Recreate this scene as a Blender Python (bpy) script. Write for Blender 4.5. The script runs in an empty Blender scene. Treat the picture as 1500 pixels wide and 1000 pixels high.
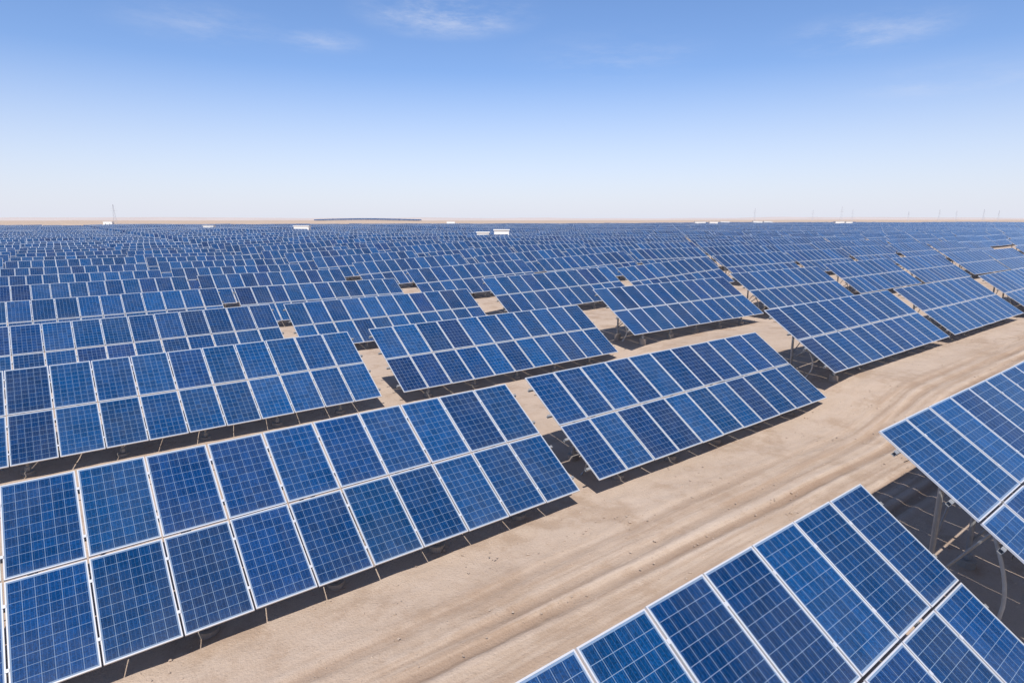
import bpy, math, random
from mathutils import Vector, noise
random.seed(7)
sc=bpy.context.scene
sc.view_settings.view_transform='Standard'
sc.view_settings.look='None'; sc.view_settings.exposure=0
TILT=math.radians(33.5); CT=math.cos(TILT); ST=math.sin(TILT)
FX,FY=.6046,.7965   # view heading (x=along rows, y=across rows)
def RF(R,F): return (FY*R+FX*F, -FX*R+FY*F)

# ---------------------------------------------------------------- node helper
class NT:
    def __init__(s,tree): s.t=tree; s.n=tree.nodes; s.l=tree.links
    def set(s,inp,v):
        if v is None: return
        if hasattr(v,'is_output'): s.l.new(v,inp)
        else:
            if isinstance(v,tuple) and len(v)==3 and inp.type=='RGBA': v=(*v,1)
            inp.default_value=v
    def m(s,op,a,b=None,c=None,clamp=False):
        n=s.n.new('ShaderNodeMath'); n.operation=op; n.use_clamp=clamp
        for i,v in enumerate((a,b,c)): s.set(n.inputs[i],v) if v is not None else None
        return n.outputs[0]
    def v(s,op,a,b=None,out=0):
        n=s.n.new('ShaderNodeVectorMath'); n.operation=op
        s.set(n.inputs[0],a)
        if b is not None: s.set(n.inputs[1],b)
        return n.outputs[out]
    def mix(s,f,a,b,bt='MIX'):
        n=s.n.new('ShaderNodeMix'); n.data_type='RGBA'; n.blend_type=bt
        s.set(n.inputs[0],f); s.set(n.inputs[6],a); s.set(n.inputs[7],b); return n.outputs[2]
    def noise(s,vec,scale,detail=4,rough=.55,out=0):
        n=s.n.new('ShaderNodeTexNoise'); s.set(n.inputs['Vector'],vec)
        n.inputs['Scale'].default_value=scale; n.inputs['Detail'].default_value=detail
        n.inputs['Roughness'].default_value=rough; return n.outputs[out]
    def mr(s,v,a,b,c=0.,d=1.,smooth=False):
        n=s.n.new('ShaderNodeMapRange')
        if smooth: n.interpolation_type='SMOOTHSTEP'
        s.set(n.inputs[0],v)
        for i,k in enumerate((a,b,c,d)): n.inputs[i+1].default_value=k
        return n.outputs[0]
    def sep(s,v):
        n=s.n.new('ShaderNodeSeparateXYZ'); s.set(n.inputs[0],v); return n.outputs
    def comb(s,x,y,z=0.):
        n=s.n.new('ShaderNodeCombineXYZ')
        for i,k in enumerate((x,y,z)): s.set(n.inputs[i],k)
        return n.outputs[0]
def newmat(name):
    m=bpy.data.materials.new(name); m.use_nodes=True
    return m,NT(m.node_tree),m.node_tree.nodes['Principled BSDF']
def simple(name,col,rough=.6,metal=0.,nscale=6.,amt=.25):
    m,t,p=newmat(name)
    co=t.n.new('ShaderNodeTexCoord').outputs['Object']
    n=t.noise(co,nscale)
    dark=tuple(c*(1-amt) for c in col); lt=tuple(min(1,c*(1+amt)) for c in col)
    t.set(p.inputs['Base Color'],t.mix(n,dark,lt))
    p.inputs['Roughness'].default_value=rough; p.inputs['Metallic'].default_value=metal
    return m

# ---------------------------------------------------------------- module glass
def glass(name,far):
    m,t,p=newmat(name)
    uv=t.n.new('ShaderNodeTexCoord').outputs['UV']
    U,V,_=t.sep(uv)
    mu=t.m('FRACT',U); mv=t.m('FRACT',V)
    cu=t.m('FLOOR',U); cv=t.m('FLOOR',V)
    fr=None
    if far:
        du=t.m('ABSOLUTE',t.m('SUBTRACT',mu,.5)); dv=t.m('ABSOLUTE',t.m('SUBTRACT',mv,.5))
        fr=t.m('MAXIMUM',t.m('GREATER_THAN',du,.474),t.m('GREATER_THAN',dv,.484))
        mu=t.m('DIVIDE',t.m('SUBTRACT',mu,.028),.944); mv=t.m('DIVIDE',t.m('SUBTRACT',mv,.017),.966)
    a=t.m('MULTIPLY',t.m('SUBTRACT',mu,.018),6/.964)
    b=t.m('MULTIPLY',t.m('SUBTRACT',mv,.014),10/.972)
    fa=t.m('ABSOLUTE',t.m('SUBTRACT',t.m('FRACT',a),.5)); fb=t.m('ABSOLUTE',t.m('SUBTRACT',t.m('FRACT',b),.5))
    line=t.m('MAXIMUM',t.m('GREATER_THAN',fa,.479),t.m('GREATER_THAN',fb,.481))
    oa=t.m('GREATER_THAN',t.m('ABSOLUTE',t.m('SUBTRACT',a,3.)),3.0)
    ob=t.m('GREATER_THAN',t.m('ABSOLUTE',t.m('SUBTRACT',b,5.)),5.0)
    line=t.m('MAXIMUM',line,t.m('MAXIMUM',oa,ob))
    bb=t.m('ABSOLUTE',t.m('SUBTRACT',t.m('FRACT',t.m('MULTIPLY',a,3.)),.5))
    bus=t.m('LESS_THAN',bb,.035)
    oi=t.n.new('ShaderNodeObjectInfo').outputs['Random']
    if far:
        attr=t.n.new('ShaderNodeAttribute'); attr.attribute_name='tab'; oi=attr.outputs['Fac']
    wn=t.n.new('ShaderNodeTexWhiteNoise'); wn.noise_dimensions='4D'
    t.set(wn.inputs['Vector'],t.comb(cu,cv,0.)); t.set(wn.inputs['W'],t.m('MULTIPLY',oi,313.))
    wr=t.sep(wn.outputs['Color'])
    wc=t.n.new('ShaderNodeTexWhiteNoise'); wc.noise_dimensions='4D'
    t.set(wc.inputs['Vector'],t.comb(t.m('ADD',t.m('FLOOR',a),t.m('MULTIPLY',cu,7.)),t.m('ADD',t.m('FLOOR',b),t.m('MULTIPLY',cv,11.)),0.))
    t.set(wc.inputs['W'],t.m('MULTIPLY',oi,97.))
    cell=t.mix(wr[0],(.0025,.033,.122),(.004,.053,.168))
    cell=t.mix(t.m('MULTIPLY',t.m('GREATER_THAN',wr[1],.88),.5),cell,(.009,.026,.105))
    br=t.m('MULTIPLY',t.mr(wc.outputs['Value'],0,1,.84,1.16),t.mr(wr[2],0,1,.80,1.22))
    if not far:
        vo=t.n.new('ShaderNodeTexVoronoi'); t.set(vo.inputs['Vector'],t.v('MULTIPLY',uv,(75.,125.,1.)))
        vo.inputs['Scale'].default_value=1.
        br=t.m('MULTIPLY',br,t.mr(t.sep(vo.outputs['Color'])[0],0,1,.66,1.36))
    cell=t.v('SCALE',cell); t.set(cell.node.inputs['Scale'],br)
    c=t.mix(t.m('MULTIPLY',bus,.22),cell,(.22,.30,.42))
    c=t.mix(t.m('MULTIPLY',line,.60),c,(.30,.41,.55))
    co=t.n.new('ShaderNodeTexCoord').outputs['Object']
    off=t.v('ADD',co,t.comb(t.m('MULTIPLY',oi,53.),t.m('MULTIPLY',oi,91.),0.)) if not far else co
    d=t.noise(off,.8,5,.65)
    d=t.mr(d,.40,.85,.0,.08)
    low=t.mr(mv,0.,.10,.09,0.)
    low=t.m('MULTIPLY',low,t.noise(off,5.,3))
    sx=t.noise(t.v('MULTIPLY',off,(9.,.8,.8)),1.,4,.7)
    stv=t.mr(sx,.60,.80,0,.08)
    c=t.mix(t.m('ADD',t.m('ADD',d,low),stv),c,(.42,.39,.35))
    if far: c=t.mix(t.m('MULTIPLY',fr,.85),c,(.58,.61,.66))
    t.set(p.inputs['Base Color'],c)
    p.inputs['IOR'].default_value=1.38
    t.set(p.inputs['Roughness'],t.mr(t.noise(off,3.,3),.3,.7,.12,.26))
    return m
M_glass=glass('module_glass',False); M_far=glass('module_glass_distant',True)
M_frame=simple('anodised_aluminium',(.68,.69,.72),.38,.25,9,.06)
M_back=simple('white_backsheet',(.38,.39,.41),.7)
M_steel=simple('galvanised_steel',(.33,.34,.35),.5,.35,12,.2)
M_conc=simple('concrete',(.36,.32,.28),.9,0,8,.2)
M_black=simple('black_plastic',(.03,.03,.03),.6)
M_pipe=simple('grey_conduit',(.40,.43,.45),.5)

# ---------------------------------------------------------------- mesh builder
class MB:
    def __init__(s): s.v=[];s.f=[];s.m=[];s.uv={}
    def poly(s,pts,mat,uv=None):
        i=len(s.v); s.v+= [tuple(p) for p in pts]; s.f.append(tuple(range(i,i+len(pts)))); s.m.append(mat)
        if uv: s.uv[len(s.f)-1]=uv
    def hexa(s,c,mat):
        i=len(s.v); s.v+=[tuple(p) for p in c]
        for f in ((3,2,1,0),(4,5,6,7),(0,1,5,4),(1,2,6,5),(2,3,7,6),(3,0,4,7)):
            s.f.append(tuple(i+k for k in f)); s.m.append(mat)
    def box(s,x0,x1,y0,y1,z0,z1,mat):
        s.hexa([(x0,y0,z0),(x1,y0,z0),(x1,y1,z0),(x0,y1,z0),(x0,y0,z1),(x1,y0,z1),(x1,y1,z1),(x0,y1,z1)],mat)
    def tube(s,path,r,mat,n=8):
        rings=[]
        for k,p in enumerate(path):
            p=Vector(p); a=Vector(path[max(0,k-1)]); b=Vector(path[min(len(path)-1,k+1)])
            d=(b-a).normalized(); up=Vector((0,0,1)) if abs(d.z)<.9 else Vector((1,0,0))
            e1=d.cross(up).normalized(); e2=d.cross(e1)
            i=len(s.v); rr=r[k] if isinstance(r,(list,tuple)) else r
            for q in range(n):
                an=2*math.pi*q/n; s.v.append(tuple(p+e1*math.cos(an)*rr+e2*math.sin(an)*rr))
            rings.append(i)
        for a,b in zip(rings[:-1],rings[1:]):
            for q in range(n):
                s.f.append((a+q,a+(q+1)%n,b+(q+1)%n,b+q)); s.m.append(mat)
        s.f.append(tuple(rings[0]+q for q in range(n))); s.m.append(mat)
        s.f.append(tuple(rings[-1]+q for q in reversed(range(n)))); s.m.append(mat)
    def mesh(s,name,mats):
        me=bpy.data.meshes.new(name); me.from_pydata(s.v,[],s.f)
        for m in mats: me.materials.append(m)
        me.polygons.foreach_set('material_index',s.m)
        if s.uv:
            ul=me.uv_layers.new(name='UVMap')
            for fi,u in s.uv.items():
                for k,li in enumerate(me.polygons[fi].loop_indices): ul.data[li].uv=u[k]
        me.update(); return me
def link(name,data,loc=(0,0,0),rot=(0,0,0),parent=None):
    o=bpy.data.objects.new(name,data); sc.collection.objects.link(o); o.location=loc; o.rotation_euler=rot
    if parent: o.parent=parent
    return o

NC=11; LM=1.68; GAPM=.03; SL=2*LM+GAPM
def P(x,t,w): return (x, t*CT - w*ST, t*ST + w*CT)
def tbox(b,x0,x1,t0,t1,w0,w1,mat):
    b.hexa([P(x0,t0,w0),P(x1,t0,w0),P(x1,t1,w0),P(x0,t1,w0),P(x0,t0,w1),P(x1,t0,w1),P(x1,t1,w1),P(x0,t1,w1)],mat)
def table(clear,seed):
    rnd=random.Random(seed); b=MB(); fw=.018
    for c in range(NC):
        for r in range(2):
            dx=rnd.uniform(-.004,.004); dt=rnd.uniform(-.006,.006); dw=rnd.uniform(-.004,.004)
            x0=c*1.0+.0135+dx; x1=x0+.973; t0=r*(LM+GAPM)+dt; t1=t0+LM; w=dw
            tbox(b,x0,x0+fw,t0,t1,w-.03,w,1); tbox(b,x1-fw,x1,t0,t1,w-.03,w,1)
            tbox(b,x0+fw,x1-fw,t0,t0+fw,w-.03,w-.0005,1); tbox(b,x0+fw,x1-fw,t1-fw,t1,w-.03,w-.0005,1)
            a,d,e,f=x0+fw-.001,x1-fw+.001,t0+fw-.001,t1-fw+.001
            uv=[(c+.001,r+.001),(c+.999,r+.001),(c+.999,r+.999),(c+.001,r+.999)]
            b.poly([P(a,e,w-.004),P(d,e,w-.004),P(d,f,w-.004),P(a,f,w-.004)],0,uv)
            b.poly([P(a,f,w-.010),P(d,f,w-.010),P(d,e,w-.010),P(a,e,w-.010)],2)
            tbox(b,x0+.43,x0+.55,t1-.26,t1-.18,w-.034,w-.011,5)
        if c:
            for t in (.38,1.30,2.09,3.01): tbox(b,c-.024,c+.024,t-.025,t+.025,.0045,.010,1)
    for t in (.38,1.30,2.09,3.01):
        tbox(b,-.10,NC+.10,t-.03,t+.03,-.042,-.037,3)
        tbox(b,-.10,NC+.10,t-.03,t-.025,-.105,-.0425,3)
        tbox(b,-.10,NC+.10,t-.0245,t+.03,-.105,-.100,3)
    for k in range(5):
        x=1.3+k*2.1
        tbox(b,x-.03,x+.03,.25,3.15,-.18,-.107,3)
        for t in (.62,2.62):
            q=P(x,t,-.16); zb=-clear-1.3
            b.tube([(x,q[1],zb),(x,q[1],q[2])],.045,3,10)
            b.tube([(x,q[1],zb),(x,q[1],-clear+.10)],.16,4,14)
            b.tube([(x,q[1],-clear+.11),(x,q[1],-clear+.22)],.07,3,10)
        q=P(x,2.62,-.16); q2=P(x,1.45,-.17)
        b.tube([(x+.06,q[1],-clear+.45),(x+.06,q2[1],q2[2])],.026,3,6)
    for k in (0,3):
        x=1.3+k*2.1; q=P(x,2.62,-.3)
        b.tube([(x,q[1]+.06,-clear+.4),(x+2.1,q[1]+.06,q[2])],.018,3,6)
    q=P(.45,1.6,-.1)
    path=[]
    for k in range(13):
        u=k/12; path.append((.45+.45*math.sin(u*2.6)*u, q[1]-.25*math.sin(u*3.1), q[2]*(1-u)+(-clear-.1)*u))
    b.tube(path,.028,6,8)
    for t in (1.15,2.85):
        path=[]
        for k in range(NC*4+1):
            x=k/4; s=abs(math.sin(x*math.pi)); qq=P(x,t,-.10-.10*s); path.append(qq)
        b.tube(path,.007,5,4)
    return b.mesh('solar_panel_array_mesh',[M_glass,M_frame,M_back,M_steel,M_conc,M_black,M_pipe])
T_std=[table(.51,s) for s in (1,2,3)]
T_high=table(1.40,4)

# ---------------------------------------------------------------- terrain
def ss(a,b,x):
    t=max(0,min(1,(x-a)/(b-a))); return t*t*(3-2*t)
def T(x,y):
    z=ss(18.5,24,x)*(0.8-0.15*ss(11,20,y))+.45*ss(30,46,x)*ss(11,25,y)
    d=math.hypot(x,y)
    if d>50:
        k=ss(50,160,d)
        z+=k*.6*noise.noise(Vector((x/95,y/95,3.1)))+k*.3*noise.noise(Vector((x/35,y/35,7.7)))
    if d>700: z+=ss(700,2600,d)*(3.0+5*noise.noise(Vector((x/900,y/900,1.2))))
    R=FY*x-FX*y; F=FX*x+FY*y
    z+=4.9*math.exp(-((R+250)/150)**2-((F-1050)/110)**2)
    return z
def axis(lo,hi,step,far,g=1.12):
    a=[lo+i*step for i in range(int((hi-lo)/step)+1)]
    s=step;x=a[-1];out=[]
    while x<far: s*=g;x+=s;out.append(x)
    s=step;x=a[0];pre=[]
    while x>-far: s*=g;x-=s;pre.append(x)
    return list(reversed(pre))+a+out
def axis2():
    a=axis(-4,3.4,.22,9000,1.075); a=[v for v in a if v<=3.4]
    x=3.4
    while x<9.4: a.append(x); x+=.05
    b=axis(9.45,22,.22,9000,1.075); a+=[v for v in b if v>=9.45]
    return a
xs=axis(-6,46,.16,9000,1.075); ys=axis2()
vs=[];W=len(xs)
TR=((4.95,.040,.030,1.3),(6.75,.045,.030,1.3),(5.35,.024,.022,6.),(7.10,.026,.022,6.),(7.75,.018,.05,4.))
def rut(x,y):
    z=0
    for c,dep,fr,ph in TR:
        wob=.55*noise.noise(Vector((x*fr,ph,9)))
        q=(y-c-wob)/.13
        if abs(q)<5:
            dd=dep*(.45+.8*max(0,.5+noise.noise(Vector((x/3.5,ph,c)))))
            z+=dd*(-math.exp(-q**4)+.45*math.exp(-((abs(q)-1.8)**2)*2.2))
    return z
rv=[]
for y in ys:
    for x in xs:
        z=T(x,y); d=math.hypot(x,y); r=0
        if d<110:
            k=1-ss(60,110,d)
            road=math.exp(-((y-6.3)/2.2)**4)
            z+=k*(.05*noise.noise(Vector((x/3.2,y/2.6,0)))+(.028-.012*road)*noise.noise(Vector((x/.6,y/.6,5)))+.014*noise.noise(Vector((x/.22,y/.22,8))))
            if 3<y<10: r=rut(x,y); z+=k*r
        rv.append(r)
        vs.append((x,y,z))
fs=[(j*W+i,j*W+i+1,(j+1)*W+i+1,(j+1)*W+i) for j in range(len(ys)-1) for i in range(W-1)]
me=bpy.data.meshes.new('desert_ground'); me.from_pydata(vs,[],fs)
me.polygons.foreach_set('use_smooth',[True]*len(fs))
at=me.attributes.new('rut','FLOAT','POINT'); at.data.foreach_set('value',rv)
m,t,p=newmat('desert_sand')
co=t.n.new('ShaderNodeNewGeometry').outputs['Position']
X,Y,Z=t.sep(co)
ra=t.n.new('ShaderNodeAttribute'); ra.attribute_name='rut'; ra=ra.outputs['Fac']
n1=t.noise(co,.22,5,.6); n2=t.noise(co,2.2,6,.7); n3=t.noise(co,22.,4,.7); n4=t.noise(co,.6,7,.7)
st=t.noise(t.v('MULTIPLY',co,(.09,2.4,1.)),1.5,6,.65)
c=t.mix(t.mr(n1,.3,.7),(.46,.35,.265),(.55,.44,.352))
c=t.mix(t.mr(n2,.35,.72,0,.55),c,(.60,.49,.40))
c=t.mix(t.mr(n4,.49,.64,0,.7,True),c,(.40,.29,.21))
onroad=t.m('MULTIPLY',t.mr(Y,3.6,4.6,0,1,True),t.mr(Y,7.6,8.8,1,0,True))
c=t.mix(t.m('MULTIPLY',onroad,t.mr(st,.45,.60,0,.65)),c,(.385,.275,.20))
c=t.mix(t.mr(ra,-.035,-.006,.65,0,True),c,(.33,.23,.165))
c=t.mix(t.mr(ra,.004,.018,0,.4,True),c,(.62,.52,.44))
c=t.mix(t.mr(n3,.56,.74,0,.42),c,(.27,.20,.15))
c=t.mix(t.mr(t.noise(co,60.,2),.64,.72,0,.4),c,(.66,.59,.52))
t.set(p.inputs['Base Color'],c); p.inputs['Roughness'].default_value=.95; p.inputs['Specular IOR Level'].default_value=.15
bp=t.n.new('ShaderNodeBump'); bp.inputs['Strength'].default_value=.75; bp.inputs['Distance'].default_value=.05
t.set(bp.inputs['Height'],t.m('ADD',t.m('MULTIPLY',n2,.8),t.m('MULTIPLY',n3,.6)))
t.set(p.inputs['Normal'],bp.outputs[0])
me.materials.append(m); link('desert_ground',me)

huts=[(-6.8,143,2.8,0),(-2.4,141,3.4,0),(-73,212,5,.1),(-140,282,4.5,.1),(160,520,9,0),(174,528,7,0),(245,610,9,0),(258,618,7,0),(268,640,9,0),(292,545,8,0),(304,552,6,0),(-370,560,8,0),(230,660,10,0),(-60,600,8,0)]
hxy=[RF(a,b) for a,b,_,_ in huts]

# ---------------------------------------------------------------- tables
PX=11.77; PY=9.42
def place(x,y,z,mesh,rot=0): link('solar_panel_array',mesh,(x,y,z),(0,rot,0))
fv=[];ff=[];fm=[];fuv=[];ftab=[]
def far_table(x,y,z,ln=11.0,cols=11,sl=0.):
    def q(a,b,w=0): p=P(a,b,w); return (x+p[0],y+p[1],z+p[2]+(a-5.5)*sl)
    i=len(fv); fv.extend([q(0,0),q(ln,0),q(ln,SL),q(0,SL),q(0,0,-.05),q(ln,0,-.05),q(ln,SL,-.05),q(0,SL,-.05)])
    r=random.random()
    U=[(0.001,0.001),(cols-.001,0.001),(cols-.001,1.999),(0.001,1.999)]
    for k,f in enumerate(((0,1,2,3),(7,6,5,4),(0,4,5,1),(1,5,6,2),(2,6,7,3),(3,7,4,0))):
        ff.append(tuple(i+a for a in f)); fm.append(0 if k==0 else (2 if k==1 else 1)); fuv.append(U if k==0 else U); ftab.append(r)
    for kx in (1.1,4.0,7.0,9.9):
        for tt in (.62,2.62):
            p=P(kx,tt,-.1); a,b,zt=x+p[0],y+p[1],z+p[2]+(kx-5.5)*sl; j=len(fv); zb=z-1.2
            fv.extend([(a-.05,b-.05,zb),(a+.05,b-.05,zb),(a+.05,b+.05,zb),(a-.05,b+.05,zb),(a-.05,b-.05,zt),(a+.05,b-.05,zt),(a+.05,b+.05,zt),(a-.05,b+.05,zt)])
            for f in ((0,1,5,4),(1,2,6,5),(2,3,7,6),(3,0,4,7)):
                ff.append(tuple(j+k for k in f)); fm.append(3); fuv.append(U); ftab.append(r)
near={(0,0):(-1.5,.79,.65),(1,0):(9.86,.76,1.43),
      (0,1):(-2.14,9.11,.51),(1,1):(9.55,9.2,.53),(2,1):(21.2,9.3,1.28),(3,1):(32.9,9.3,1.28),
      (0,2):(-2.5,18.65,.51),(1,2):(9.3,18.58,.52),(2,2):(21.1,18.35,1.25)}
for i in range(-60,90):
    for j in range(-2,95):
        drift=-.32*min(max(j-1,0),5)*(1-ss(20,40,i*PX+5))
        x=-2.2+i*PX+drift; y=9.15+(j-1)*PY
        if j<=0: y=.79+j*8.4
        cx,cy=x+5.5,y+1.4
        R=FY*cx-FX*cy; F=FX*cx+FY*cy; d=math.hypot(cx,cy)
        lim=480+ (300*ss(-100,300,R)) + 45*noise.noise(Vector((R/60,2.,0)))
        if F>lim: continue
        if d>45 and abs(R)>F*.98+25: continue
        if F<-12 and d>30: continue
        if i in (10,): continue
        if j>8 and j%26==18: continue
        if any(abs(cx-a)<9 and abs(cy-b)<5 for a,b in hxy): continue
        zt=T(cx,cy)+.51+random.uniform(-.06,.06)+ (0 if d<60 else random.uniform(-.14,.14))
        x+=random.uniform(-.12,.12)
        if d>70: x+=random.uniform(-.2,.2)
        sl=math.atan2(T(x+10,cy)-T(x+1,cy),9) if j>2 else 0
        rot=-sl+random.uniform(-.008,.008)
        if (i,j) in near:
            x,y,zt=near[(i,j)]
            place(x,y,zt,T_high if (i,j)==(1,0) else T_std[(i+j)%3])
        elif j<=0 and i>=2 and d<120: place(x,y,zt+.3,T_std[i%3])
        elif d<115: place(x,y,zt+5.5*math.tan(rot),T_std[(i*5+j*3)%3],rot)
        else: far_table(x,y,zt,sl=-math.tan(rot))
for row in range(3):
    for a in range(20):
        R=-330+a*8.7; F=1020+row*15
        x,y=RF(R,F)
        far_table(x,y,T(x,y)+.9)
me=bpy.data.meshes.new('distant_solar_panel_rows'); me.from_pydata(fv,[],ff)
for mm in (M_far,M_frame,M_back,M_steel): me.materials.append(mm)
me.polygons.foreach_set('material_index',fm)
ul=me.uv_layers.new(name='UVMap'); flat=[]
for u in fuv:
    for a in u: flat+=[a[0],a[1]]
ul.data.foreach_set('uv',flat)
at=me.attributes.new('tab','FLOAT','FACE'); at.data.foreach_set('value',ftab)
link('distant_solar_panel_rows',me)

# ---------------------------------------------------------------- pebbles
b=MB(); rnd=random.Random(5)
for k in range(4200):
    x=rnd.uniform(-2,60) if k%3 else rnd.uniform(0,22); y=rnd.uniform(3.2,9.6)
    if k%12==0:
        q=(k//12)%5; x=(11.5,9.,22.,16.,13.)[q]+rnd.gauss(0,1.1); y=(6.1,8.2,8.3,5.2,8.0)[q]+rnd.gauss(0,.28)
    s=.007+.026*rnd.random()**5
    z=T(x,y)+.005; sx,sy,sz=s*rnd.uniform(.7,1.5),s*rnd.uniform(.7,1.4),s*rnd.uniform(.5,.9)
    a=rnd.uniform(0,3.1); ca,sa=math.cos(a),math.sin(a)
    pts=[(sx,0,0),(.3*sx,sy,.1*sz),(-sx,.2*sy,0),(-.2*sx,-sy,0),(.1*sx,.1*sy,sz),(0,0,-sz)]
    pts=[(x+px*ca-py*sa,y+px*sa+py*ca,z+pz+.01) for px,py,pz in pts]
    i=len(b.v); b.v+=pts
    for f in ((0,1,4),(1,2,4),(2,3,4),(3,0,4),(1,0,5),(2,1,5),(3,2,5),(0,3,5)):
        b.f.append(tuple(i+q for q in f)); b.m.append(0)
link('pebbles',b.mesh('pebbles',[simple('stone',(.44,.35,.28),.9,0,3,.4)]))

# ---------------------------------------------------------------- buildings
M_wall=simple('white_painted_wall',(.80,.79,.76),.7,0,2,.06); M_dark=simple('dark_window',(.04,.05,.07),.2); M_door=simple('door_grey',(.3,.33,.36),.5)
for k0,((R,F,w,rot),(x,y)) in enumerate(zip(huts,hxy)):
    h=(2.5 if k0==0 else 3.1) if F<300 else 3.6; dpt=min(3.5,w*.6); z=T(x,y)
    par=bpy.data.objects.new('inverter_building',None); sc.collection.objects.link(par); par.location=(x,y,z); par.rotation_euler=(0,0,-math.radians(37)+rot)
    bb=MB(); bb.box(-w/2,w/2,-dpt/2,dpt/2,-.5,h,0); link('walls',bb.mesh('walls',[M_wall]),parent=par)
    bb=MB(); bb.box(-w/2-.2,w/2+.2,-dpt/2-.2,dpt/2+.2,h+.003,h+.22,0); link('roof',bb.mesh('roof',[M_wall]),parent=par)
    bb=MB()
    nw=max(1,int(w//3))
    for k in range(nw):
        xx=-w/2+ (k+.5)*w/nw
        bb.box(xx-.4,xx+.4,-dpt/2-.03,-dpt/2-.003,1.0,1.7,0)
    link('windows',bb.mesh('windows',[M_dark]),parent=par)
    bb=MB(); bb.box(w/2+.003,w/2+.04,-.6,.6,0,2.2,0); link('door',bb.mesh('door',[M_door]),parent=par)

# ---------------------------------------------------------------- pylons
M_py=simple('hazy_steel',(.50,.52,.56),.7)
def pylon(x,y,h):
    b=MB(); lv=[0,.2,.38,.54,.68,.8,.9,1.]; wd=lambda u: .075*h*(1-u)**1.3+.010*h
    r=.0028*h
    for a,c in zip(lv[:-1],lv[1:]):
        wa,wc=wd(a),wd(c)
        A=[(sx*wa,sy*wa,a*h) for sx,sy in((-1,-1),(1,-1),(1,1),(-1,1))]
        C=[(sx*wc,sy*wc,c*h) for sx,sy in((-1,-1),(1,-1),(1,1),(-1,1))]
        for k in range(4):
            b.tube([A[k],C[k]],r,0,4); b.tube([A[k],C[(k+1)%4]],r*.6,0,4); b.tube([A[(k+1)%4],C[k]],r*.6,0,4); b.tube([C[k],C[(k+1)%4]],r*.6,0,4)
    for u,l in ((.66,.17),(.78,.14),(.9,.11)):
        for sx in(-1,1):
            b.tube([(0,0,u*h+.03*h),(sx*l*h,0,u*h)],r*.7,0,4); b.tube([(0,0,u*h),(sx*l*h,0,u*h)],r*.7,0,4); b.tube([(sx*l*h,0,u*h),(sx*l*h,0,u*h-.04*h)],r*.6,0,4)
    link('electricity_pylon',b.mesh('electricity_pylon',[M_py]),(x,y,T(x,y)-.3),(0,0,-math.radians(37)+.3))
for px,D,h in ((168,1000,30),(1232,1150,30),(1105,1250,28),(1248,1400,28),(1375,1400,28),(1400,1500,27),(1440,1300,27),(1190,1600,30),(1330,1600,27),(1462,1400,26)):
    R=(px-750)/895*D; x,y=RF(R,D); pylon(x,y,h)

# ---------------------------------------------------------------- distant hills
hv=[];hf=[];N=420
for k in range(N+1):
    an=math.radians(-75+150*k/N)
    D=3300; R=D*math.sin(an); F=D*math.cos(an)
    nz=noise.noise(Vector((an*3.1,2.,0)))*.6+noise.noise(Vector((an*11,5.,0)))*.3+noise.noise(Vector((an*40,1.,0)))*.08
    h=max(3,16+14*nz)
    x,y=RF(R,F); x2,y2=RF(R*1.12,F*1.12); x0,y0=RF(R*.88,F*.88)
    xm,ym=RF(R*.95,F*.95)
    hv+=[(x0,y0,-2),(xm,ym,h*.62),(x,y,h),(x2,y2,-4)]
for k in range(N):
    for q in range(3): hf.append((4*k+q,4*k+4+q,4*k+5+q,4*k+1+q))
me=bpy.data.meshes.new('distant_hills'); me.from_pydata(hv,[],hf); me.polygons.foreach_set('use_smooth',[True]*len(hf))
me.materials.append(simple('hazy_dune',(.57,.50,.47),.95,0,.004,.12)); link('distant_hills',me)

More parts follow.
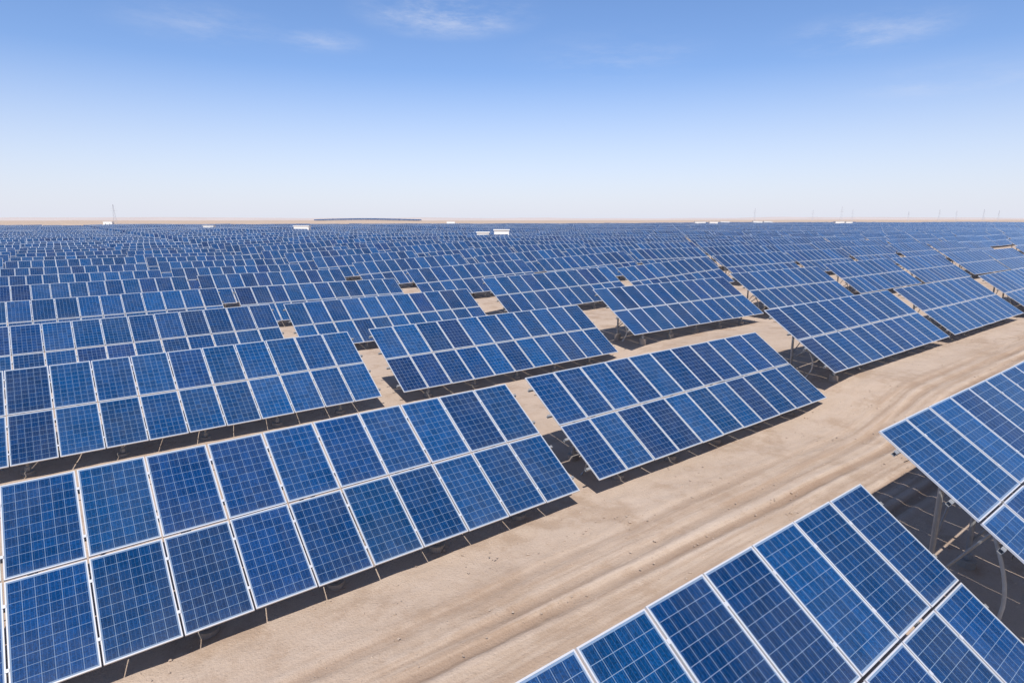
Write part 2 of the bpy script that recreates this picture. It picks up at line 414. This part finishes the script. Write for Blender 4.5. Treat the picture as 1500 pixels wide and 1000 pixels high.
# ---------------------------------------------------------------- camera, sun, sky
cam=bpy.data.cameras.new('camera'); co=link('camera',cam,(0,0,6.5),(math.radians(90-11.47),0,-math.atan2(FX,FY)))
cam.lens=21.05; cam.sensor_width=36; cam.clip_end=30000; cam.clip_start=.05; sc.camera=co
sd=Vector((-.45,-.57,1)).normalized()
sl=bpy.data.lights.new('sun','SUN'); sl.energy=4.7; sl.angle=math.radians(.5); sl.color=(1,.94,.87)
so=link('sun',sl,(0,0,60)); so.rotation_euler=sd.to_track_quat('Z','Y').to_euler()
w=bpy.data.worlds.new('World'); sc.world=w; w.use_nodes=True; t=NT(w.node_tree)
bg=t.n['Background']; bg.inputs[1].default_value=.10
sky=t.n.new('ShaderNodeTexSky'); sky.sky_type='NISHITA'; sky.sun_disc=False
sky.sun_elevation=math.asin(sd.z); sky.sun_rotation=math.atan2(sd.x,sd.y)
sky.air_density=1.0; sky.dust_density=.6; sky.ozone_density=1.6; sky.altitude=1000
g=t.n.new('ShaderNodeTexCoord').outputs['Generated']
gx,gy,gz=t.sep(g)
zc=t.m('MAXIMUM',gz,.02)
pr=t.comb(t.m('DIVIDE',gx,zc),t.m('DIVIDE',gy,zc),0.)
cn=t.noise(t.v('MULTIPLY',pr,(1.,1.,1.)),1.5,9,.70)
def cpos(px,py):
    u=px-750;v=500-py; F=859.5+.1989*v; U=.98*v-174.5; x,y=RF(u,F); return (x/U,y/U,0.)
mask=None
for (px,py,rad,am) in ((655,20,.55,1.),(1275,50,.6,.5),(470,62,.35,.45),(300,38,.6,.3),(900,88,.8,.25),(1400,120,1.0,.25)):
    dd=t.v('DISTANCE',pr,cpos(px,py),out=1)
    k=t.mr(dd,0,rad,am,0,True); mask=k if mask is None else t.m('MAXIMUM',mask,k)
cl=t.m('MULTIPLY',t.mr(cn,.38,.74,0,.85,True),mask)
tint=t.mix(t.mr(gz,.12,.30),(1.20,1.25,1.48),(1.18,1.35,1.64))
tint=t.mix(t.mr(gz,.36,.60),tint,(.85,.85,.95))
col=t.mix(1.,sky.outputs[0],tint,'MULTIPLY')
hz=t.mr(gz,0.,.22,.97,0.,False)
hz=t.m('POWER',hz,1.15)
col=t.mix(hz,col,(7.5,7.75,8.8))
col=t.mix(cl,col,(7.6,7.9,9.0))
t.set(bg.inputs[0],col)
